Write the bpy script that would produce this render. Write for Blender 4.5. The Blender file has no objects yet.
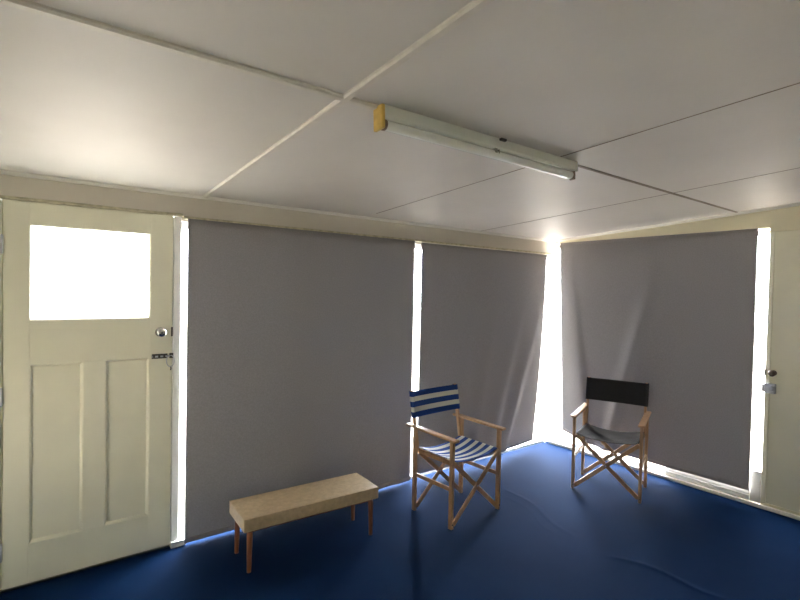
import bpy, bmesh, math, random
from mathutils import Vector, Matrix

SC = bpy.context.scene
COL = SC.collection
R = math.radians
random.seed(4)

# ------------------------------------------------------------------ camera
YAW, PITCH, ROLL = R(37.1153), R(-1.1641), R(-1.1786)
fwd = Vector((math.sin(YAW)*math.cos(PITCH), math.cos(YAW)*math.cos(PITCH), math.sin(PITCH)))
r0 = Vector((math.cos(YAW), -math.sin(YAW), 0))
u0 = r0.cross(fwd)
rt = r0*math.cos(ROLL) - u0*math.sin(ROLL)
up = rt.cross(fwd)
cd = bpy.data.cameras.new('camera')
cam = bpy.data.objects.new('camera', cd)
COL.objects.link(cam)
cam.matrix_world = Matrix(((rt.x, up.x, -fwd.x, -4.4118), (rt.y, up.y, -fwd.y, -3.1701), (rt.z, up.z, -fwd.z, 1.5873), (0, 0, 0, 1)))
cd.sensor_width = 36.0
cd.lens = 489.56/800*36.0
cd.clip_start = .05
SC.camera = cam

# ------------------------------------------------------------------ sky, sun, exposure
w = bpy.data.worlds.new('sky'); SC.world = w; w.use_nodes = True
bg = w.node_tree.nodes['Background']
# pale sky with a broad bright lobe added to boost light at the corner
wt = w.node_tree
tcw = wt.nodes.new('ShaderNodeTexCoord'); dp = wt.nodes.new('ShaderNodeVectorMath'); dp.operation = 'DOT_PRODUCT'
dp.inputs[1].default_value = Vector((.69, .67, .30)).normalized()
mxw = wt.nodes.new('ShaderNodeMath'); mxw.operation = 'MAXIMUM'; mxw.inputs[1].default_value = 0
pw = wt.nodes.new('ShaderNodeMath'); pw.operation = 'POWER'; pw.inputs[1].default_value = 7.0
ml = wt.nodes.new('ShaderNodeMath'); ml.operation = 'MULTIPLY_ADD'; ml.inputs[1].default_value = 24.0; ml.inputs[2].default_value = .40
wt.links.new(tcw.outputs['Generated'], dp.inputs[0]); wt.links.new(dp.outputs['Value'], mxw.inputs[0])
wt.links.new(mxw.outputs[0], pw.inputs[0]); wt.links.new(pw.outputs[0], ml.inputs[0])
bg.inputs['Color'].default_value = (.86, .93, 1.0, 1)
wt.links.new(ml.outputs[0], bg.inputs['Strength'])
sd = bpy.data.lights.new('sun', 'SUN'); sd.energy = 9.5; sd.angle = R(.53); sd.color = (1, .89, .81)
sun = bpy.data.objects.new('sun', sd); COL.objects.link(sun)
sun.rotation_euler = Vector((-.10, .62, -.82)).to_track_quat('-Z', 'Y').to_euler()
vs = SC.view_settings
SC.display_settings.display_device = 'sRGB'
vs.view_transform = 'Standard'; vs.look = 'None'; vs.gamma = 1.0; vs.use_curve_mapping = False
vs.exposure = 3.08
SC.cycles.max_bounces = 14; SC.cycles.diffuse_bounces = 10; SC.cycles.transparent_max_bounces = 16
SC.cycles.sample_clamp_indirect = 0; SC.cycles.caustics_reflective = False


def portal(name, loc, rot, sx, sy):
    l = bpy.data.lights.new(name, 'AREA'); l.shape = 'RECTANGLE'; l.size = sx; l.size_y = sy
    l.cycles.is_portal = True
    o = bpy.data.objects.new(name, l); COL.objects.link(o); o.location = loc; o.rotation_euler = rot


portal('window_portal_back', (-1.83, .14, 1.0), (R(-90), 0, 0), 3.75, 2.05)
portal('window_portal_right', (.14, -.94, 1.06), (R(90), 0, R(90)), 1.92, 2.15)
portal('window_portal_door', (-4.13, .14, 1.64), (R(-90), 0, 0), .58, .52)
portal('window_portal_side', (-5.46, -.95, .56), (R(90), 0, R(-90)), .6, .88)
portal('window_portal_rear', (-2.95, -5.46, 1.275), (R(90), 0, 0), .7, .65)

# ------------------------------------------------------------------ helpers
H0, SL = 2.1423, .0624          # ceiling height at the back wall and its rise towards the camera
def zc(y): return H0 - SL*y


def node_mat(name, col, rough=.6, metal=0, noise=0, nscale=8, bump=0, bscale=60, spec=.5, col2=None):
    m = bpy.data.materials.new(name); m.use_nodes = True
    nt = m.node_tree; b = nt.nodes['Principled BSDF']
    b.inputs['Base Color'].default_value = (*col, 1); b.inputs['Roughness'].default_value = rough
    b.inputs['Metallic'].default_value = metal; b.inputs['Specular IOR Level'].default_value = spec
    tc = nt.nodes.new('ShaderNodeTexCoord')
    if noise or col2:
        n = nt.nodes.new('ShaderNodeTexNoise'); n.inputs['Scale'].default_value = nscale; n.inputs['Detail'].default_value = 5
        nt.links.new(tc.outputs['Object'], n.inputs['Vector'])
        r = nt.nodes.new('ShaderNodeValToRGB')
        c2 = col2 or tuple(c*(1-noise) for c in col)
        r.color_ramp.elements[0].position = .3; r.color_ramp.elements[0].color = (*c2, 1)
        r.color_ramp.elements[1].position = .7; r.color_ramp.elements[1].color = (*col, 1)
        nt.links.new(n.outputs['Fac'], r.inputs['Fac']); nt.links.new(r.outputs['Color'], b.inputs['Base Color'])
    if bump:
        n2 = nt.nodes.new('ShaderNodeTexNoise'); n2.inputs['Scale'].default_value = bscale; n2.inputs['Detail'].default_value = 4
        nt.links.new(tc.outputs['Object'], n2.inputs['Vector'])
        bp = nt.nodes.new('ShaderNodeBump'); bp.inputs['Strength'].default_value = bump; bp.inputs['Distance'].default_value = .01
        nt.links.new(n2.outputs['Fac'], bp.inputs['Height']); nt.links.new(bp.outputs['Normal'], b.inputs['Normal'])
    return m


def wood_mat(name, c1, c2, rough=.45):
    m = bpy.data.materials.new(name); m.use_nodes = True
    nt = m.node_tree; b = nt.nodes['Principled BSDF']; b.inputs['Roughness'].default_value = rough
    tc = nt.nodes.new('ShaderNodeTexCoord'); mp = nt.nodes.new('ShaderNodeMapping')
    mp.inputs['Scale'].default_value = (14, 14, 3)
    n = nt.nodes.new('ShaderNodeTexNoise'); n.inputs['Scale'].default_value = 4; n.inputs['Detail'].default_value = 6; n.inputs['Distortion'].default_value = .6
    r = nt.nodes.new('ShaderNodeValToRGB')
    r.color_ramp.elements[0].position = .3; r.color_ramp.elements[0].color = (*c1, 1)
    r.color_ramp.elements[1].position = .7; r.color_ramp.elements[1].color = (*c2, 1)
    nt.links.new(tc.outputs['Object'], mp.inputs['Vector']); nt.links.new(mp.outputs['Vector'], n.inputs['Vector'])
    nt.links.new(n.outputs['Fac'], r.inputs['Fac']); nt.links.new(r.outputs['Color'], b.inputs['Base Color'])
    return m


def glass_mat():
    m = bpy.data.materials.new('window_glass'); m.use_nodes = True
    nt = m.node_tree; nt.nodes.clear()
    out = nt.nodes.new('ShaderNodeOutputMaterial'); mx = nt.nodes.new('ShaderNodeMixShader'); mx.inputs[0].default_value = .06
    t = nt.nodes.new('ShaderNodeBsdfTransparent'); g = nt.nodes.new('ShaderNodeBsdfGlossy'); g.inputs['Roughness'].default_value = .02
    nt.links.new(t.outputs[0], mx.inputs[1]); nt.links.new(g.outputs[0], mx.inputs[2]); nt.links.new(mx.outputs[0], out.inputs['Surface'])
    return m


def blind_mat():
    # woven grey fabric that lets a little daylight through
    m = bpy.data.materials.new('grey_blind_fabric'); m.use_nodes = True
    nt = m.node_tree; nt.nodes.clear()
    out = nt.nodes.new('ShaderNodeOutputMaterial'); mx = nt.nodes.new('ShaderNodeMixShader'); mx.inputs[0].default_value = .054
    d = nt.nodes.new('ShaderNodeBsdfDiffuse'); t = nt.nodes.new('ShaderNodeBsdfTranslucent')
    t.inputs['Color'].default_value = (.60, .585, .61, 1)
    tc = nt.nodes.new('ShaderNodeTexCoord')
    n = nt.nodes.new('ShaderNodeTexNoise'); n.inputs['Scale'].default_value = 120; n.inputs['Detail'].default_value = 3
    r = nt.nodes.new('ShaderNodeValToRGB')
    r.color_ramp.elements[0].position = .3; r.color_ramp.elements[0].color = (.26, .247, .249, 1)
    r.color_ramp.elements[1].position = .7; r.color_ramp.elements[1].color = (.31, .296, .299, 1)
    nt.links.new(tc.outputs['Object'], n.inputs['Vector']); nt.links.new(n.outputs['Fac'], r.inputs['Fac'])
    nt.links.new(r.outputs['Color'], d.inputs['Color'])
    bp = nt.nodes.new('ShaderNodeBump'); bp.inputs['Strength'].default_value = .25; bp.inputs['Distance'].default_value = .002
    nt.links.new(n.outputs['Fac'], bp.inputs['Height']); nt.links.new(bp.outputs['Normal'], d.inputs['Normal'])
    nt.links.new(d.outputs[0], mx.inputs[1]); nt.links.new(t.outputs[0], mx.inputs[2]); nt.links.new(mx.outputs[0], out.inputs['Surface'])
    return m


def carpet_mat():
    m = bpy.data.materials.new('blue_carpet'); m.use_nodes = True
    nt = m.node_tree; b = nt.nodes['Principled BSDF']
    b.inputs['Roughness'].default_value = .95; b.inputs['Specular IOR Level'].default_value = .02
    b.inputs['Sheen Weight'].default_value = .0; b.inputs['Sheen Roughness'].default_value = .5
    b.inputs['Sheen Tint'].default_value = (.5, .7, 1, 1)
    tc = nt.nodes.new('ShaderNodeTexCoord')
    n = nt.nodes.new('ShaderNodeTexNoise'); n.inputs['Scale'].default_value = 260; n.inputs['Detail'].default_value = 4
    n2 = nt.nodes.new('ShaderNodeTexNoise'); n2.inputs['Scale'].default_value = 2.2; n2.inputs['Detail'].default_value = 4
    mxf = nt.nodes.new('ShaderNodeMath'); mxf.operation = 'MULTIPLY_ADD'; mxf.inputs[1].default_value = .5
    ml = nt.nodes.new('ShaderNodeMath'); ml.operation = 'MULTIPLY'; ml.inputs[1].default_value = .5
    r = nt.nodes.new('ShaderNodeValToRGB')
    r.color_ramp.elements[0].position = .3; r.color_ramp.elements[0].color = (.0023, .0108, .038, 1)
    r.color_ramp.elements[1].position = .72; r.color_ramp.elements[1].color = (.0046, .0190, .061, 1)
    for q in (n, n2): nt.links.new(tc.outputs['Object'], q.inputs['Vector'])
    nt.links.new(n2.outputs['Fac'], ml.inputs[0]); nt.links.new(n.outputs['Fac'], mxf.inputs[0]); nt.links.new(ml.outputs[0], mxf.inputs[2])
    nt.links.new(mxf.outputs[0], r.inputs['Fac']); nt.links.new(r.outputs['Color'], b.inputs['Base Color'])
    bp = nt.nodes.new('ShaderNodeBump'); bp.inputs['Strength'].default_value = .5; bp.inputs['Distance'].default_value = .006
    nt.links.new(n.outputs['Fac'], bp.inputs['Height']); nt.links.new(bp.outputs['Normal'], b.inputs['Normal'])
    return m


def stripe_mat():
    # blue and white stripes; the UV v coordinate runs across them
    m = bpy.data.materials.new('striped_canvas'); m.use_nodes = True
    nt = m.node_tree; b = nt.nodes['Principled BSDF']; b.inputs['Roughness'].default_value = .85; b.inputs['Specular IOR Level'].default_value = .2
    uv = nt.nodes.new('ShaderNodeUVMap'); sp = nt.nodes.new('ShaderNodeSeparateXYZ')
    fr = nt.nodes.new('ShaderNodeMath'); fr.operation = 'FRACT'
    lt = nt.nodes.new('ShaderNodeMath'); lt.operation = 'LESS_THAN'; lt.inputs[1].default_value = .53
    mx = nt.nodes.new('ShaderNodeMix'); mx.data_type = 'RGBA'
    mx.inputs[6].default_value = (.62, .62, .58, 1); mx.inputs[7].default_value = (.018, .055, .24, 1)
    nt.links.new(uv.outputs[0], sp.inputs[0]); nt.links.new(sp.outputs['Y'], fr.inputs[0]); nt.links.new(fr.outputs[0], lt.inputs[0])
    nt.links.new(lt.outputs[0], mx.inputs[0]); nt.links.new(mx.outputs[2], b.inputs['Base Color'])
    tc = nt.nodes.new('ShaderNodeTexCoord'); n = nt.nodes.new('ShaderNodeTexNoise'); n.inputs['Scale'].default_value = 300
    bp = nt.nodes.new('ShaderNodeBump'); bp.inputs['Strength'].default_value = .2; bp.inputs['Distance'].default_value = .002
    nt.links.new(tc.outputs['Object'], n.inputs['Vector']); nt.links.new(n.outputs['Fac'], bp.inputs['Height']); nt.links.new(bp.outputs['Normal'], b.inputs['Normal'])
    return m


M = dict(
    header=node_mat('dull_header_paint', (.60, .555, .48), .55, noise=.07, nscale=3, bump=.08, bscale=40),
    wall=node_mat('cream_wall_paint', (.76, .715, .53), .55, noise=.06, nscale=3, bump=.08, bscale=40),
    door=node_mat('cream_gloss_door_paint', (.82, .80, .65), .38, noise=.07, nscale=4, bump=.05, bscale=30),
    ceil=node_mat('off_white_ceiling_paint', (.64, .605, .565), .6, noise=.06, nscale=2.5, bump=.06, bscale=25),
    batten=node_mat('off_white_batten_paint', (.66, .62, .55), .5, noise=.12, nscale=20),
    joint=node_mat('dark_sheet_joint', (.30, .25, .20), .8, noise=.3, nscale=6),
    trim=node_mat('white_trim_paint', (.78, .76, .70), .45, noise=.05, nscale=9),
    grimy=node_mat('aged_cream_bead_paint', (.60, .55, .38), .55, noise=.45, nscale=28),
    frame=node_mat('white_window_frame_paint', (.75, .75, .72), .4, noise=.04),
    glass=glass_mat(), blind=blind_mat(), carpet=carpet_mat(), stripe=stripe_mat(),
    black=node_mat('charcoal_canvas', (.034, .033, .036), .85, noise=.2, nscale=90, bump=.2, bscale=300, spec=.2),
    faded=node_mat('faded_charcoal_canvas', (.040, .034, .031), .9, noise=.35, nscale=14, bump=.2, bscale=300, spec=.05),
    wood=wood_mat('honey_beech_wood', (.36, .20, .10), (.47, .285, .15)),
    legwood=wood_mat('red_brown_wood', (.16, .05, .02), (.24, .085, .035)),
    vinyl=node_mat('tan_vinyl', (.58, .44, .275), .5, noise=.22, nscale=34, bump=.25, bscale=70),
    chrome=node_mat('worn_chrome', (.55, .54, .52), .25, metal=1, noise=.2, nscale=60),
    steel=node_mat('dull_zinc', (.55, .57, .62), .45, metal=.3, noise=.25, nscale=80),
    brass=node_mat('dark_bronze', (.08, .055, .045), .35, metal=.7, noise=.3, nscale=50),
    dark=node_mat('tarnished_metal', (.10, .09, .08), .45, metal=.7, noise=.4, nscale=90),
    lampw=node_mat('white_enamel_metal', (.66, .68, .62), .3, noise=.03),
    tube=node_mat('unlit_white_tube_glass', (.78, .79, .76), .05, spec=.5),
    yellow=node_mat('yellowed_plastic', (.62, .42, .10), .45, noise=.25, nscale=30),
    brown=node_mat('brown_plastic', (.16, .10, .06), .4),
    concrete=node_mat('pale_concrete', (.55, .51, .45), .9, noise=.2, nscale=1.5),
    hem=node_mat('grey_hem_cover', (.33, .31, .30), .7, noise=.1, nscale=60),
)


def put(name, bm, mat, parent=None, smooth=False, bevel=0, seg=2):
    me = bpy.data.meshes.new(name)
    bmesh.ops.recalc_face_normals(bm, faces=bm.faces)
    bm.to_mesh(me); bm.free()
    o = bpy.data.objects.new(name, me); COL.objects.link(o)
    if mat is not None: me.materials.append(mat)
    if parent is not None: o.parent = parent
    if smooth:
        for p in me.polygons: p.use_smooth = True
    if bevel:
        b = o.modifiers.new('edge', 'BEVEL'); b.width = bevel; b.segments = seg; b.limit_method = 'ANGLE'
    return o


def box(bm, x0, x1, y0, y1, z0, z1):
    x0, x1 = sorted((x0, x1)); y0, y1 = sorted((y0, y1)); z0, z1 = sorted((z0, z1))
    v = [bm.verts.new((x, y, z)) for x in (x0, x1) for y in (y0, y1) for z in (z0, z1)]
    for f in ((0, 1, 3, 2), (4, 6, 7, 5), (0, 4, 5, 1), (2, 3, 7, 6), (0, 2, 6, 4), (1, 5, 7, 3)):
        bm.faces.new([v[i] for i in f])
    return v


def bx(*a):
    bm = bmesh.new(); box(bm, *a); return bm


def bar(bm, p, q, wd, th, ref=(0, 1, 0)):
    # rectangular bar p -> q; th is measured along ref, wd across it
    p = Vector(p); q = Vector(q); d = (q-p).normalized(); ref = Vector(ref)
    a = (ref - d*ref.dot(d)).normalized(); b = d.cross(a)
    vs_ = []
    for c in (p, q):
        for sa, sb in ((-1, -1), (1, -1), (1, 1), (-1, 1)):
            vs_.append(bm.verts.new(c + a*sa*th/2 + b*sb*wd/2))
    for f in ((3, 2, 1, 0), (4, 5, 6, 7), (0, 1, 5, 4), (1, 2, 6, 5), (2, 3, 7, 6), (3, 0, 4, 7)):
        bm.faces.new([vs_[i] for i in f])


def brbm(*a, **k):
    bm = bmesh.new(); bar(bm, *a, **k); return bm


def lathe(prof, axis_p, axis_d, n=20):
    # profile of (distance along the axis, radius)
    bm = bmesh.new(); d = Vector(axis_d).normalized(); a = d.orthogonal().normalized(); b = d.cross(a); p = Vector(axis_p)
    rings = []
    for t, r in prof:
        rings.append([bm.verts.new(p + d*t + (a*math.cos(6.283185*i/n) + b*math.sin(6.283185*i/n))*r) for i in range(n)])
    for k in range(len(rings)-1):
        for i in range(n):
            bm.faces.new((rings[k][i], rings[k][(i+1) % n], rings[k+1][(i+1) % n], rings[k+1][i]))
    bm.faces.new(rings[0][::-1]); bm.faces.new(rings[-1])
    return bm


def prism(bm, prof, p0, p1, a, b):
    # profile in axes a, b swept from p0 to p1
    p0 = Vector(p0); p1 = Vector(p1); a = Vector(a); b = Vector(b)
    A = [bm.verts.new(p0 + a*u + b*v) for u, v in prof]; B = [bm.verts.new(p1 + a*u + b*v) for u, v in prof]
    n = len(prof)
    for i in range(n): bm.faces.new((A[i], A[(i+1) % n], B[(i+1) % n], B[i]))
    bm.faces.new(A[::-1]); bm.faces.new(B)


def tube_path(pts, r, n=10, closed=False):
    bm = bmesh.new(); pts = [Vector(p) for p in pts]; rings = []; m = len(pts)
    for i, p in enumerate(pts):
        if closed: d = pts[(i+1) % m]-pts[i-1]
        else: d = pts[min(i+1, m-1)]-pts[max(i-1, 0)]
        d.normalize(); a = d.cross(Vector((.3, .9, .31))).normalized(); b = d.cross(a)
        rings.append([bm.verts.new(p + (a*math.cos(6.283185*k/n)+b*math.sin(6.283185*k/n))*r) for k in range(n)])
    for i in range(m if closed else m-1):
        A = rings[i]; B = rings[(i+1) % m]
        for k in range(n): bm.faces.new((A[k], A[(k+1) % n], B[(k+1) % n], B[k]))
    if not closed: bm.faces.new(rings[0][::-1]); bm.faces.new(rings[-1])
    return bm


def tag(o, label, cat, group=None, kind=None):
    o['label'] = label; o['category'] = cat
    if group: o['group'] = group
    if kind: o['kind'] = kind
    return o


def thing(name, label, cat, loc=(0, 0, 0), rz=0, group=None, kind=None):
    o = bpy.data.objects.new(name, None); COL.objects.link(o); o.location = loc; o.rotation_euler = (0, 0, rz)
    o.empty_display_size = .1
    return tag(o, label, cat, group, kind)


def struct(name, bm, mat, label, cat, **k):
    return tag(put(name, bm, mat, **k), label, cat, kind='structure')


# ------------------------------------------------------------------ the room shell
XL, YR = -5.4, -5.4       # inner faces of the side wall and the rear wall, both outside the picture
T = .10
# ground outside
struct('ground', bx(-30, 30, -30, 30, -.5, -.16), M['concrete'], 'pale sunlit concrete ground outside the windows', 'ground')

# carpeted floor with a few slack ridges
def ridge(x, y):
    z = 0
    for (ax, ay), (bx_, by), wd, h in CREASES:
        dx, dy = bx_-ax, by-ay; L = math.hypot(dx, dy); t = ((x-ax)*dx+(y-ay)*dy)/L/L
        s = ((x-ax)*dy-(y-ay)*dx)/L
        s += .03*math.sin(t*5)
        if -.3 < t < 1.3:
            f = min(1, max(0, (t+.3)/.3), max(0, (1.3-t)/.3)); f = max(0, f)
            z += h*f*math.exp(-(s/wd)**2)
    return z
CREASES = [((-1.36, -.66), (-1.52, -1.25), .020, .0022), ((-1.46, -.72), (-1.60, -1.2), .016, .0012), ((-1.57, -1.68), (-1.48, -2.15), .022, .0035)]
bm = bmesh.new()
xs = [-5.4, -4.4, -3.4, -2.6, -2.1] + [-2.0+.0125*i for i in range(81)] + [-.9, -.6, -.3, 0, .02]
ys = [-5.4, -4.4, -3.4, -2.8, -2.5] + [-2.4+.02*i for i in range(91)] + [-.55, -.4, -.2, 0, .02]
grid = [[bm.verts.new((x, y, ridge(x, y))) for y in ys] for x in xs]
for i in range(len(xs)-1):
    for j in range(len(ys)-1):
        bm.faces.new((grid[i][j], grid[i+1][j], grid[i+1][j+1], grid[i][j+1]))
low = [bm.verts.new((x, y, -.15)) for x, y in ((-5.4, -5.4), (.02, -5.4), (.02, .02), (-5.4, .02))]
per = [grid[i][0] for i in range(len(xs))]
bm.faces.new([grid[i][0] for i in range(len(xs))][::-1] + [low[0], low[1]])
bm.faces.new([grid[i][-1] for i in range(len(xs))] + [low[2], low[3]])
bm.faces.new([grid[0][j] for j in range(len(ys))] + [low[3], low[0]])
bm.faces.new([grid[-1][j] for j in range(len(ys))][::-1] + [low[1], low[2]])
bm.faces.new(low[::-1])
struct('floor', bm, M['carpet'], 'deep blue carpeted floor with slack ridges', 'floor', smooth=False)

# sloped sheet ceiling, carried on outside as the roof
bm = bmesh.new()
x0, x1, y0, y1 = XL-.35, .35, YR-2.0, .35  # long rear overhang added to keep direct sun off the rear window
a = [bm.verts.new((x, y, zc(y))) for x, y in ((x0, y0), (x1, y0), (x1, y1), (x0, y1))]
b = [bm.verts.new((x, y, zc(y)+.12)) for x, y in ((x0, y0), (x1, y0), (x1, y1), (x0, y1))]
bm.faces.new(a); bm.faces.new(b[::-1])
for i in range(4): bm.faces.new((a[i], b[i], b[(i+1) % 4], a[(i+1) % 4]))
struct('ceiling', bm, M['ceil'], 'sloping off-white ceiling of painted sheets', 'ceiling')

# back wall: header over the door and windows, pier beside the door
DL, DR, DH = -4.522, -3.727, 2.0
bm = bmesh.new()
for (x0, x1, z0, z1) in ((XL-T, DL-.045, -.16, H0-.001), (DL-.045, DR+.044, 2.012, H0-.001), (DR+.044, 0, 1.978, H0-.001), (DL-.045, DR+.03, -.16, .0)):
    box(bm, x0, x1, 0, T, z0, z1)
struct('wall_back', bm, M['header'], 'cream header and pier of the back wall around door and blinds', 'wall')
# right wall with its raked top
bm = bmesh.new()
def rake(ya, yb, z0, thick=T, xx=0.0):
    A = [(xx, ya, z0), (xx, yb, z0), (xx, yb, zc(yb)-.001), (xx, ya, zc(ya)-.001)]
    va = [bm.verts.new(p) for p in A]; vb = [bm.verts.new((p[0]+thick, p[1], p[2])) for p in A]
    bm.faces.new(va); bm.faces.new(vb[::-1])
    for i in range(4): bm.faces.new((va[i], vb[i], vb[(i+1) % 4], va[(i+1) % 4]))
rake(-1.905, 0, 2.1105)
rake(-2.72, -1.905, 2.079)
rake(YR-T, -2.72, -.16)
box(bm, 0, T, -2.72, -1.905, -.16, .046)
struct('wall_right', bm, M['wall'], 'cream gable wall above the single blind and flush door', 'wall')
# side wall with a window and the rear wall, outside the picture
bm = bmesh.new()
xs_ = (XL-T, XL)
WY0, WY1, WZ0, WZ1 = -1.25, -.65, .12, 1.0
def wedge(ya, yb, z0, z1=None):
    A = [(XL, ya, z0), (XL, yb, z0), (XL, yb, z1 if z1 else zc(yb)-.001), (XL, ya, z1 if z1 else zc(ya)-.001)]
    va = [bm.verts.new(p) for p in A]; vb = [bm.verts.new((p[0]-T, p[1], p[2])) for p in A]
    bm.faces.new(va); bm.faces.new(vb[::-1])
    for i in range(4): bm.faces.new((va[i], vb[i], vb[(i+1) % 4], va[(i+1) % 4]))
wedge(YR, WY0, -.16); wedge(WY1, 0, -.16); wedge(WY0, WY1, -.16, WZ0); wedge(WY0, WY1, WZ1)
struct('wall_left', bm, M['wall'], 'cream side wall with a window beside the panelled door', 'wall')
bm = bmesh.new()
RX0, RX1, RZ0, RZ1 = -3.3, -2.6, .95, 1.6
box(bm, XL-T, RX0, YR-T, YR, -.16, zc(YR)-.001); box(bm, RX1, T, YR-T, YR, -.16, zc(YR)-.001)
box(bm, RX0, RX1, YR-T, YR, -.16, RZ0); box(bm, RX0, RX1, YR-T, YR, RZ1, zc(YR)-.001)
struct('wall_rear', bm, M['wall'], 'cream rear wall of the room behind the viewer', 'wall')

# windows
def window(name, label, panes, frames):
    o = thing(name, label, 'window', panes[0][:1]+panes[0][2:3]+(0,), kind='structure')
    inv = Vector(o.location)
    def loc(bm): bmesh.ops.translate(bm, verts=bm.verts, vec=-inv); return bm
    bm = bmesh.new()
    for f in frames: box(bm, *f)
    put('window_frame', loc(bm), M['frame'], o)
    for p in panes: put('glass_pane', loc(bx(*p)), M['glass'], o)
    return o
fA = [(-3.68, .0, .045, .085, -.16, .012), (-3.68, 0, .045, .085, 1.94, 1.978), (-2.79, -2.75, .045, .085, .012, 1.94), (-.95, -.91, .045, .085, .012, 1.94)]
window('window_1', 'full-height window wall behind the two blinds of the back wall',
       [(-3.68, -2.79, .062, .066, .012, 1.94), (-2.75, -.95, .062, .066, .012, 1.94), (-.91, .062, .062, .066, .012, 1.94)], fA)
fB = [(.045, .085, -1.83, 0.05, -.16, .05), (.045, .085, -1.905, .05, 2.06, 2.098), (.045, .085, -1.02, -.98, .05, 2.06)]
window('window_2', 'full-height window behind the single blind of the gable wall',
       [(.062, .066, -.98, .062, .05, 2.06), (.062, .066, -1.905, -1.02, .05, 2.06)], fB)
fC = [(XL-.07, XL-.03, WY0, WY1, WZ0, WZ0+.04), (XL-.07, XL-.03, WY0, WY1, WZ1-.04, WZ1), (XL-.07, XL-.03, WY0, WY0+.04, WZ0+.04, WZ1-.04), (XL-.07, XL-.03, WY1-.04, WY1, WZ0+.04, WZ1-.04)]
window('window_3', 'window in the side wall beside the panelled door', [(XL-.052, XL-.048, WY0+.04, WY1-.04, WZ0+.04, WZ1-.04)], fC)

fD = [(RX0, RX1, YR-.07, YR-.03, RZ0, RZ0+.04), (RX0, RX1, YR-.07, YR-.03, RZ1-.04, RZ1), (RX0, RX0+.04, YR-.07, YR-.03, RZ0+.04, RZ1-.04), (RX1-.04, RX1, YR-.07, YR-.03, RZ0+.04, RZ1-.04)]
window('window_4', 'window in the rear wall under an eave added to keep sun out', [(RX0+.04, RX1-.04, YR-.052, YR-.048, RZ0+.04, RZ1-.04)], fD)

# trims
# door jambs of the panelled door
bm = bmesh.new()
box(bm, DR+.004, DR+.044, -.012, T, .0, 2.0)
struct('trim_1', bm, M['frame'], 'white jamb post between the panelled door and the first blind', 'door jamb', bevel=.002)
struct('trim_2', bx(DL-.045, DL-.004, -.012, T, 0, 2.0), M['door'], 'cream hinge-side jamb of the panelled door', 'door jamb', bevel=.002)
bm = bmesh.new()
box(bm, DL-.004, DL+.012, .039, .06, .03, 2.0); box(bm, DR-.012, DR+.004, .039, .06, .03, 2.0); box(bm, DL-.004, DR+.004, .039, .06, 1.988, 2.012)
box(bm, DL-.004, DR+.004, .039, .075, .0, .03)
struct('trim_15', bm, M['door'], 'door stop and threshold closing the panelled door opening', 'door jamb')
# bead under the header
bm = bmesh.new()
box(bm, DL-.6, DR+.05, -.012, .0, 2.003, 2.02)
struct('trim_3', bm, M['grimy'], 'cream head trim along the top of the panelled door', 'trim', bevel=.003)
bm = bmesh.new(); box(bm, DR+.05, -.005, -.026, .0, 1.990, 2.006)
struct('trim_4', bm, M['grimy'], 'stained bead along the top of the two back wall blinds', 'trim', bevel=.004)
# cornice beads
def bead(name, p0, p1, a, b, s, label, mat='trim'):
    bm = bmesh.new(); prof = [(0, 0)] + [(s*math.cos(t*math.pi/12), s*math.sin(t*math.pi/12)) for t in range(7)]
    prism(bm, prof, p0, p1, a, b); return struct(name, bm, M[mat], label, 'trim')
bead('trim_5', (XL, 0, H0), (0, 0, H0), (0, -1, SL), (0, 0, -1), .018, 'cornice bead where the ceiling meets the back wall')
bead('trim_6', (0, -.0, zc(0)), (0, YR, zc(YR)), (-1, 0, 0), (0, 0, -1), .02, 'raked cornice bead where the ceiling meets the gable wall')
# ceiling battens and sheet joints
def strip(name, x0, y0, x1, y1, wd, th, mat, label, cat):
    bm = bmesh.new(); p0 = Vector((x0, y0, zc(y0))); p1 = Vector((x1, y1, zc(y1)))
    d = (p1-p0).normalized(); n = Vector((0, -SL, -1)).normalized(); s = d.cross(n).normalized()
    h = wd/2
    prism(bm, [(-h, -.002), (-h, th*.55), (-h*.6, th), (h*.6, th), (h, th*.55), (h, -.002)], p0, p1, s, n)
    return struct(name, bm, M[mat], label, cat)
J1, J2, J3, YB = -3.548, -2.362, -1.116, -1.691
strip('trim_7', XL, YB, -2.36, YB, .034, .013, 'batten', 'raised ceiling batten running along the room over the fluorescent fitting', 'batten')
strip('trim_8', -2.36, YB, 0, YB, .022, .004, 'joint', 'flat brown ceiling cover strip running from the fluorescent fitting to the gable wall', 'batten')
strip('trim_9', J1, YR, J1, -.02, .034, .013, 'batten', 'pale raised ceiling batten crossing the room before the fluorescent fitting', 'batten')
strip('trim_10', J2, YR, J2, -.15, .006, .002, 'joint', 'dark ceiling sheet joint at the far end of the fluorescent fitting', 'ceiling joint')
strip('trim_11', J3, YR, J3, -.02, .006, .002, 'joint', 'dark ceiling sheet joint nearest the gable wall', 'ceiling joint')
# low trims of the gable wall
bm = bmesh.new(); box(bm, -.022, 0, -1.9, -.02, .0, .028); box(bm, -.022, 0, -2.72, -1.9, .0, .028)
struct('baseboard_right', bm, M['trim'], 'low white skirting strip along the gable wall', 'skirting', bevel=.004)
bm = bmesh.new(); box(bm, -.009, .06, -1.835, -1.21, .028, .072); box(bm, -.006, .05, -1.835, -1.21, .072, .125)
struct('trim_12', bm, M['trim'], 'white stepped sill under the single blind of the gable wall', 'sill', bevel=.004)
struct('trim_13', bx(-.006, .06, -1.906, -1.836, .028, .27), M['trim'], 'short white post foot between the single blind and the flush door', 'trim', bevel=.004)
struct('trim_14', bx(DR+.0, DR+.085, -.03, .04, .0, .036), M['frame'], 'white block at the foot of the panelled door jamb', 'trim', bevel=.003)

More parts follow.
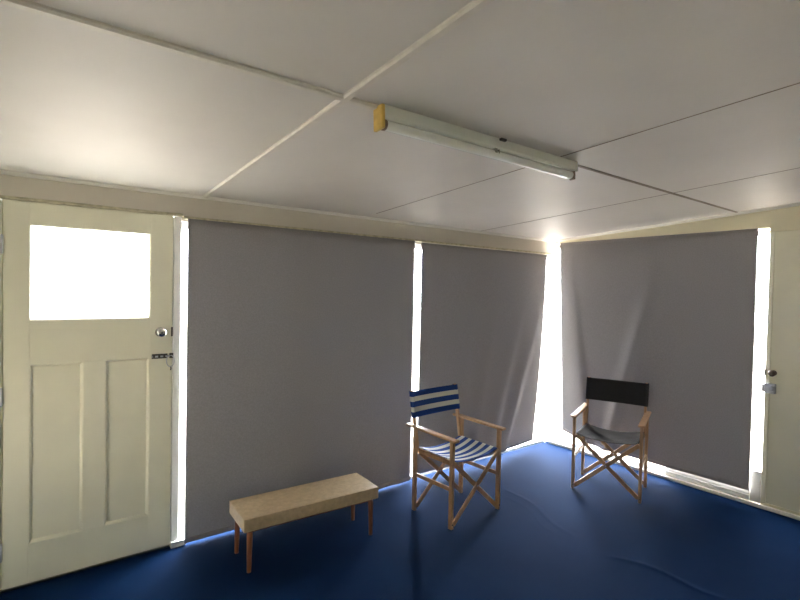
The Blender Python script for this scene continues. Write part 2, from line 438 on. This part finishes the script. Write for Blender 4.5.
# ------------------------------------------------------------------ panelled door
def door_panelled():
    d = thing('door_1', 'cream panelled door with a large bright glass light', 'door', (DL, 0, 0), kind='structure')
    W = DR-DL; y0, y1 = .0, .038
    zb = .016
    gx0, gx1, gz0, gz1 = -4.413-DL, -3.851-DL, 1.390, 1.889
    px = [(gx0, -4.175-DL), (-4.073-DL, -3.847-DL)]; pz0, pz1 = .222, 1.162
    bm = bmesh.new()
    box(bm, 0, gx0, y0, y1, zb, DH); box(bm, gx1+.004, W, y0, y1, zb, DH)             # stiles
    box(bm, gx0, gx1+.004, y0, y1, gz1, DH); box(bm, gx0, gx1+.004, y0, y1, pz1, gz0); box(bm, gx0, gx1+.004, y0, y1, zb, pz0)
    box(bm, px[0][1], px[1][0], y0, y1, pz0, pz1)
    put('door_frame', bm, M['door'], d, bevel=.0015)
    for a, b in px:
        b = min(b, gx1+.004)
        bm = bmesh.new(); box(bm, a, b, y0+.016, y1-.004, pz0, pz1)
        # sloped moulding round the recess
        for (p, q, ax) in (((a, pz0), (b, pz0), (0, 1)), ((a, pz1), (b, pz1), (0, -1)), ((a, pz0), (a, pz1), (1, 0)), ((b, pz0), (b, pz1), (-1, 0))):
            A = Vector((ax[0], 0, ax[1]))
            prism(bm, [(0, .001), (.003, .001), (.014, .016), (0, .016)], (p[0], 0, p[1]), (q[0], 0, q[1]), A, (0, 1, 0))
        put('door_panel', bm, M['door'], d)
    put('door_glass', bx(gx0, gx1+.004, y0+.016, y0+.020, gz0, gz1), M['glass'], d)
    bm = bmesh.new()
    for z, s in ((gz0, 1), (gz1, -1)):
        prism(bm, [(0, .002), (.004, .002), (.010, .015), (0, .015)], (gx0, 0, z), (gx1+.004, 0, z), (0, 0, s), (0, 1, 0))
    for x, s in ((gx0, 1), (gx1+.004, -1)):
        prism(bm, [(0, .002), (.004, .002), (.010, .015), (0, .015)], (x, 0, gz0), (x, 0, gz1), (s, 0, 0), (0, 1, 0))
    put('glazing_bead', bm, M['door'], d)
    # round knob and its latch
    kx, kz = -3.794-DL, 1.309
    k = put('door_knob', lathe([(0, .027), (.004, .027), (.006, .012), (.026, .011), (.034, .020), (.046, .0255), (.056, .024), (.060, .017), (.0605, .001)], (kx, 0, kz), (0, -1, 0), 24), M['chrome'], d, smooth=True)
    k['label'] = 'round chrome door knob'
    put('keyhole', lathe([(0, .006), (.0015, .006)], (kx, -.0605, kz), (0, -1, 0), 12), M['dark'], k)
    put('latch_plate', bx(W-.007, W+.003, -.004, .0, kz-.028, kz+.028), M['dark'], d)
    # barrel bolt with a hanging ring
    bz = 1.165
    bt = put('barrel_bolt', bx(-3.838-DL, -3.752-DL, -.004, 0, bz-.014, bz+.014), M['dark'], d, bevel=.001)
    bt['label'] = 'tarnished barrel bolt across the door edge'
    put('bolt_bar', lathe([(0, .005), (.10, .005)], (-3.835-DL, -.010, bz), (1, 0, 0), 10), M['steel'], bt, smooth=True)
    bm = bmesh.new()
    for x in (-3.828, -3.800, -3.772): box(bm, x-DL-.006, x-DL+.006, -.017, -.004, bz-.008, bz+.008)
    put('bolt_guide', bm, M['dark'], bt, bevel=.002)
    put('staple', bx(-3.742-DL, -3.722-DL, -.016, 0, bz-.013, bz+.016), M['dark'], bt, bevel=.001)
    cx = -3.738-DL
    put('chain_ring', tube_path([(cx+.022*math.cos(t), -.014-.002*math.sin(t*2), bz-.030+.034*math.sin(t)) for t in [i*6.2832/18 for i in range(18)]], .003, 8, True), M['steel'], bt, smooth=True)
    put('ring_tail', tube_path([(cx+.002, -.012, bz-.062), (cx+.004, -.012, bz-.075), (cx+.001, -.012, bz-.086)], .0035, 8), M['dark'], bt, smooth=True)
    for z in (1.777, 1.006, .213):
        h = put('hinge', bx(-.012, .004, -.006, 0, z-.045, z+.045), M['steel'], d)
        put('hinge_pin', lathe([(0, .003), (.004, .006), (.094, .006), (.098, .003)], (-.003, -.009, z-.049), (0, 0, 1), 10), M['steel'], h, smooth=True)
    return d
door_panelled()

# flush door in the gable wall
d2 = thing('door_2', 'plain cream flush door with dark knob and zinc rim latch', 'door', (0, -1.906, 0), kind='structure')
put('door_leaf', bx(0.004, .042, -.81, 0, .045, 2.078), M['door'], d2, bevel=.002)
put('door_edge_strip', bx(-.006, .004, -.032, -.002, .045, 2.078), M['door'], d2, bevel=.003)
kn = put('door_knob', lathe([(0, .021), (.004, .021), (.006, .010), (.022, .010), (.030, .019), (.042, .024), (.052, .021), (.056, .010), (.0565, .001)], (.004, -.052, 1.028), (-1, 0, 0), 22), M['brass'], d2, smooth=True)
kn['label'] = 'dark bronze round door knob'
put('latch_plate', bx(-.008, -.006, -.010, .002, 1.005, 1.052), M['dark'], d2)
lt = put('rim_latch', bx(-.024, .004, -.072, -.004, .875, .948), M['steel'], d2, bevel=.004)
lt['label'] = 'grey zinc rim latch'
put('latch_snib', lathe([(0, .020), (.006, .020), (.010, .016), (.012, .006)], (-.024, -.050, .912), (-1, 0, 0), 18), M['steel'], lt, smooth=True)
put('latch_keeper', bx(-.022, .002, -.002, .014, .882, .942), M['steel'], lt, bevel=.003)

# ------------------------------------------------------------------ roller blinds
def gauss(x, s): return math.exp(-(x/s)**2)
def blind(name, label, wall, e0, e1, ztop, zbot, nx, nz, disp, edge0=None, edge1=None, off=-.03, hem=True):
    """wall 'back': runs along x; wall 'right': runs along -y. disp(u, v) = push into the room, v = 0 top .. 1 bottom."""
    o = thing(name, label, 'roller blind', ((e0, off, 0) if wall == 'back' else (off, e0, 0)), group='grey roller blinds')
    def pt(u, v, extra=0):
        a = (edge0(v) if edge0 else e0)*(1-u) + (edge1(v) if edge1 else e1)*u
        z = ztop + (zbot(u)-ztop)*v
        n = disp(u, v) + extra
        return Vector((a-e0, -n, z)) if wall == 'back' else Vector((-n, a-e0, z))
    bm = bmesh.new()
    g = [[bm.verts.new(pt(i/nx, j/nz)) for j in range(nz+1)] for i in range(nx+1)]
    for i in range(nx):
        for j in range(nz): bm.faces.new((g[i][j], g[i+1][j], g[i+1][j+1], g[i][j+1]))
    f = put('fabric', bm, M['blind'], o, smooth=True)
    sm = f.modifiers.new('cloth_thickness', 'SOLIDIFY'); sm.thickness = .0012; sm.offset = 0
    # roller at the head
    p0 = pt(0, 0); p1 = pt(1, 0); dr = (p1-p0).normalized(); back = Vector((0, 1, 0)) if wall == 'back' else Vector((1, 0, 0))
    L = (p1-p0).length
    put('roller', lathe([(0, .006), (.004, .006), (.004, .0125), (L-.02, .0125), (L-.02, .006), (L-.012, .006)], p0 + dr*.008 + back*.0145 + Vector((0, 0, -.016)), dr, 16), M['hem'], o, smooth=True)
    if hem:
        bm = bmesh.new(); A = []; B = []
        for i in range(nx+1):
            u = i/nx
            q = [pt(u, 1, .0035)+Vector((0, 0, .0)), pt(u, 1, .0035)+Vector((0, 0, .030)), pt(u, 1, -.0035)+Vector((0, 0, .030)), pt(u, 1, -.0035)]
            A.append([bm.verts.new(c) for c in q])
        for i in range(nx):
            for k in range(4): bm.faces.new((A[i][k], A[i][(k+1) % 4], A[i+1][(k+1) % 4], A[i+1][k]))
        bm.faces.new(A[0][::-1]); bm.faces.new(A[-1])
        put('hem_bar', bm, M['hem'], o)
    return o

blind('roller_blind', 'wide grey roller blind behind the tan bench, beside the panelled door', 'back', -3.652, -1.892, 1.992, lambda u: .014, 70, 50,
      lambda u, v: .006*v*math.sin(u*5+1) + .012*v*v*gauss(u-.80-.06*(1-v), .05) + .006*v*v*gauss(u-.62, .05) + .008*v*v*gauss(u-.93, .03))
def fold(d, a, b):
    # ridge with a soft side (a) before the crest and a steeper side (b) after it
    return gauss(d, a if d < 0 else b)
def dispA2(u, v):
    f = v**1.4
    return f*(.036*fold(u-1.08+.40*v, .07, .035) + .030*fold(u-.885+.33*v, .07, .035) + .014*fold(u-.62+.22*v, .06, .04) + .010*fold(u-.36+.06*v, .05, .04)
              + .030*math.sin(math.pi*u)) + .006*math.sin(u*7)*v
blind('roller_blind', 'grey roller blind with loose lower corner behind the striped chair', 'back', -1.822, -.137, 1.984, lambda u: .045+.03*u+.004*math.sin(u*14), 80, 60,
      dispA2, edge1=lambda v: -.140-.16*v**1.6, hem=False)
def dispB(u, v):
    f = v**1.1
    return min(1, max(0, (v-.12)/.3))*.044*fold(u-.615+.31*v, .05, .022) + f*(.034*fold(u-.055-.13*v, .09, .025) + .010*fold(u-.30-.10*v, .05, .03)*v + .010*gauss(u-.62, .06)*v*v
              + .006*math.sin(math.pi*u)) + .004*math.sin(u*6)*v
blind('roller_blind', 'grey roller blind with creased corner behind the charcoal canvas chair', 'right', -.107, -1.840, 2.108,
      lambda u: .112+.07*max(0, 1-u/.3)**1.5, 90, 60, dispB, edge0=lambda v: -.107-.09*v)

# ------------------------------------------------------------------ folding canvas armchairs
HW, HD, LEAN = .248, .181, .075
def canvas(fn, nu, nv, mat, vs_=1.0, thick=.0022, v0=0.0):
    bm = bmesh.new(); uvl = bm.loops.layers.uv.new('stripes')
    g = [[bm.verts.new(fn(i/nu, j/nv)) for j in range(nv+1)] for i in range(nu+1)]
    for i in range(nu):
        for j in range(nv):
            f = bm.faces.new((g[i][j], g[i+1][j], g[i+1][j+1], g[i][j+1]))
            for lp, (a, b) in zip(f.loops, ((i, j), (i+1, j), (i+1, j+1), (i, j+1))):
                lp[uvl].uv = (a/nu, v0+vs_*b/nv)
    return bm
def chair(label, loc, rz, seat_mat, back_mat, seat_lift=0):
    c = thing('folding_canvas_chair', label, 'chair', loc, rz, group='folding canvas armchairs')
    W = M['wood']
    for s in (-1, 1):
        x = s*HW
        put('front_leg', brbm((x, -HD, 0), (x, -HD, .585), .030, .022, (1, 0, 0)), W, c, bevel=.003)
        put('rear_leg', brbm((x, HD, 0), (x, HD+.004, .59), .030, .022, (1, 0, 0)), W, c, bevel=.003)
        put('back_post', brbm((x-s*.020, HD+.0, .44), (x-s*.018, HD+LEAN, .852), .026, .018, (1, 0, 0)), W, c, bevel=.003)
        a = put('armrest', brbm((x, -HD-.045, .594), (x, HD+.085, .606), .046, .018, (0, 0, 1)), W, c, bevel=.005)
        put('seat_rail', brbm((x-s*.020, -HD-.012, .428), (x-s*.020, HD+.012, .434), .030, .018, (1, 0, 0)), W, c, bevel=.003)
        put('side_rail', brbm((x-s*.001, -HD+.010, .262), (x-s*.001, HD-.010, .262), .026, .014, (1, 0, 0)), W, c, bevel=.002)
        b_ = bmesh.new()
    for yy, dy in ((-HD, .0135), (HD, -.0135)):
        for s in (-1, 1):
            y = yy + (-.008 if s > 0 else .006)
            put('cross_bar', brbm((-s*(HW-.012), y, .026), (s*(HW-.014), y, .440), .030, .0125, (0, 1, 0)), W, c, bevel=.002)
        put('pivot_bolt', lathe([(0, .006), (.030, .006)], (0, yy-.016, .233), (0, 1, 0), 10), M['steel'], c, smooth=True)
    for s in (-1, 1):
        put('foot_bolt', lathe([(0, .005), (.004, .005), (.0055, .003)], (s*HW, -HD-.0155, .032), (0, -1, 0), 10), M['dark'], c, smooth=True)
    # slung seat
    sw = HW-.018
    def seat(u, v):
        x = -sw + 2*sw*u; t = (2*u-1)
        edge = .452 + .006*v
        sag = .045*(1-abs(t)**2.2)*(.75+.25*math.sin(math.pi*v))
        return Vector((x, -HD-.004+(2*HD+.008)*v, edge-sag + .004*math.sin(v*5+u*3)*(1-t*t)))
    s_ = put('seat', canvas(seat, 28, 18, None, 5.3), seat_mat, c, smooth=True)
    so = s_.modifiers.new('cloth_thickness', 'SOLIDIFY'); so.thickness = .0025
    # canvas back sleeved over the two posts
    bw = HW-.002
    def back(u, v):
        x = -bw+2*bw*u; t = 2*u-1; z = .662+.186*v
        y = HD+LEAN*(z-.44)/.412 - .013 + .012*(1-t*t)
        return Vector((x, y, z))
    b_ = put('backrest', canvas(back, 28, 12, None, 2.53), back_mat, c, smooth=True)
    so = b_.modifiers.new('cloth_thickness', 'SOLIDIFY'); so.thickness = .003
    for s in (-1, 1):
        bm = bmesh.new(); uvl = bm.loops.layers.uv.new('stripes')
        rings = []
        for k in range(9):
            v = k/8; z = .662+.186*v; yc = HD+LEAN*(z-.44)/.412
            rings.append([(bm.verts.new((s*(HW-.0165)+.0165*math.cos(q*math.pi/8), yc+.0185*math.sin(q*math.pi/8), z)), v) for q in range(16)])
        for k in range(8):
            for q in range(16):
                vv = [rings[k][q], rings[k][(q+1) % 16], rings[k+1][(q+1) % 16], rings[k+1][q]]
                f = bm.faces.new([p[0] for p in vv])
                for lp, p in zip(f.loops, vv): lp[uvl].uv = (0, 2.53*p[1])
        put('back_sleeve', bm, back_mat, b_, smooth=True)
    return c
chair('folding wooden armchair with blue and white striped canvas seat and back', (-1.928, -.616, 0), R(3.6), M['stripe'], M['stripe'])
chair('folding wooden armchair with charcoal canvas seat and back near the corner', (-.604, -1.040, 0), R(-69.6), M['faded'], M['black'])

# ------------------------------------------------------------------ bench
bn = thing('padded_bench', 'low tan vinyl padded bench on round wooden legs', 'bench', (-3.032, -.432, 0), R(-2.6))
bm = bx(-.435, .435, -.146, .146, .236, .312)
st = put('seat_pad', bm, M['vinyl'], bn, bevel=.010, seg=4)
for p in st.data.polygons: p.use_smooth = False
bm = bmesh.new()
L, Wd, zt = .433, .144, .3085
put('seam_piping', tube_path([(-L, -Wd, zt), (0, -Wd, zt), (L, -Wd, zt), (L, 0, zt), (L, Wd, zt), (0, Wd, zt), (-L, Wd, zt), (-L, 0, zt)], .0035, 8, True), M['vinyl'], st)
put('under_frame', bx(-.40, .40, -.12, .12, .222, .237), M['legwood'], bn)
for sx in (-1, 1):
    for sy in (-1, 1):
        x = sx*.392; y = sy*.115
        d = Vector((sx*.003, sy*.003, -.2225))
        lg = put('leg', lathe([(0, .016), (.03, .016), (.21, .012), (d.length, .0118)], Vector((x, y, .2225)), d, 16), M['legwood'], bn, smooth=True)

# ------------------------------------------------------------------ fluorescent fitting
FX0, FX1, FY = -3.422, -2.228, -1.706
zl = zc(FY)
fl = thing('fluorescent_light', 'long unlit fluorescent batten light with yellowed end on the ceiling', 'ceiling light', ((FX0+FX1)/2, FY, zl-.003))
fl.rotation_euler = (math.atan(-SL), 0, 0)
Lh = (FX1-FX0)/2
bm = bmesh.new()
prism(bm, [(-.026, 0), (-.029, -.040), (-.022, -.047), (.022, -.047), (.029, -.040), (.026, 0)], (-Lh+.012, 0, 0), (Lh-.004, 0, 0), (0, 1, 0), (0, 0, 1))
put('housing', bm, M['lampw'], fl, bevel=.002)
tb = put('tube', lathe([(0, .012), (.0, .0185), (.018, .0195), (2*Lh-.060, .0195), (2*Lh-.042, .0185), (2*Lh-.042, .010)], (-Lh+.018, -.006, -.068), (1, 0, 0), 24), M['tube'], fl, smooth=True)
for x in (-Lh+.012, Lh-.034):
    put('tube_cap', lathe([(0, .0202), (.014, .0202)], (x, -.006, -.068), (1, 0, 0), 20), M['brown'], tb, smooth=True)
e = put('end_cap', bx(-Lh-.002, -Lh+.013, -.029, .028, -.088, -.001), M['yellow'], fl, bevel=.004)
e['label'] = 'yellowed plastic end cap'
e = put('end_cap', bx(Lh-.014, Lh, -.030, .030, -.052, -.001), M['lampw'], fl, bevel=.003)
e['label'] = 'white end cap'
put('lamp_holder', bx(Lh-.020, Lh-.010, -.020, .010, -.089, -.047), M['brown'], fl, bevel=.003)
bm = bmesh.new(); box(bm, -.010, .006, -.027, .015, -.066, -.046); box(bm, .014, .020, -.027, .0, -.066, -.048)
put('starter_clip', bm, M['chrome'], fl, bevel=.002)
put('mounting_bracket', bx(.015, .050, -.042, -.027, -.012, -.001), M['dark'], fl, bevel=.003)
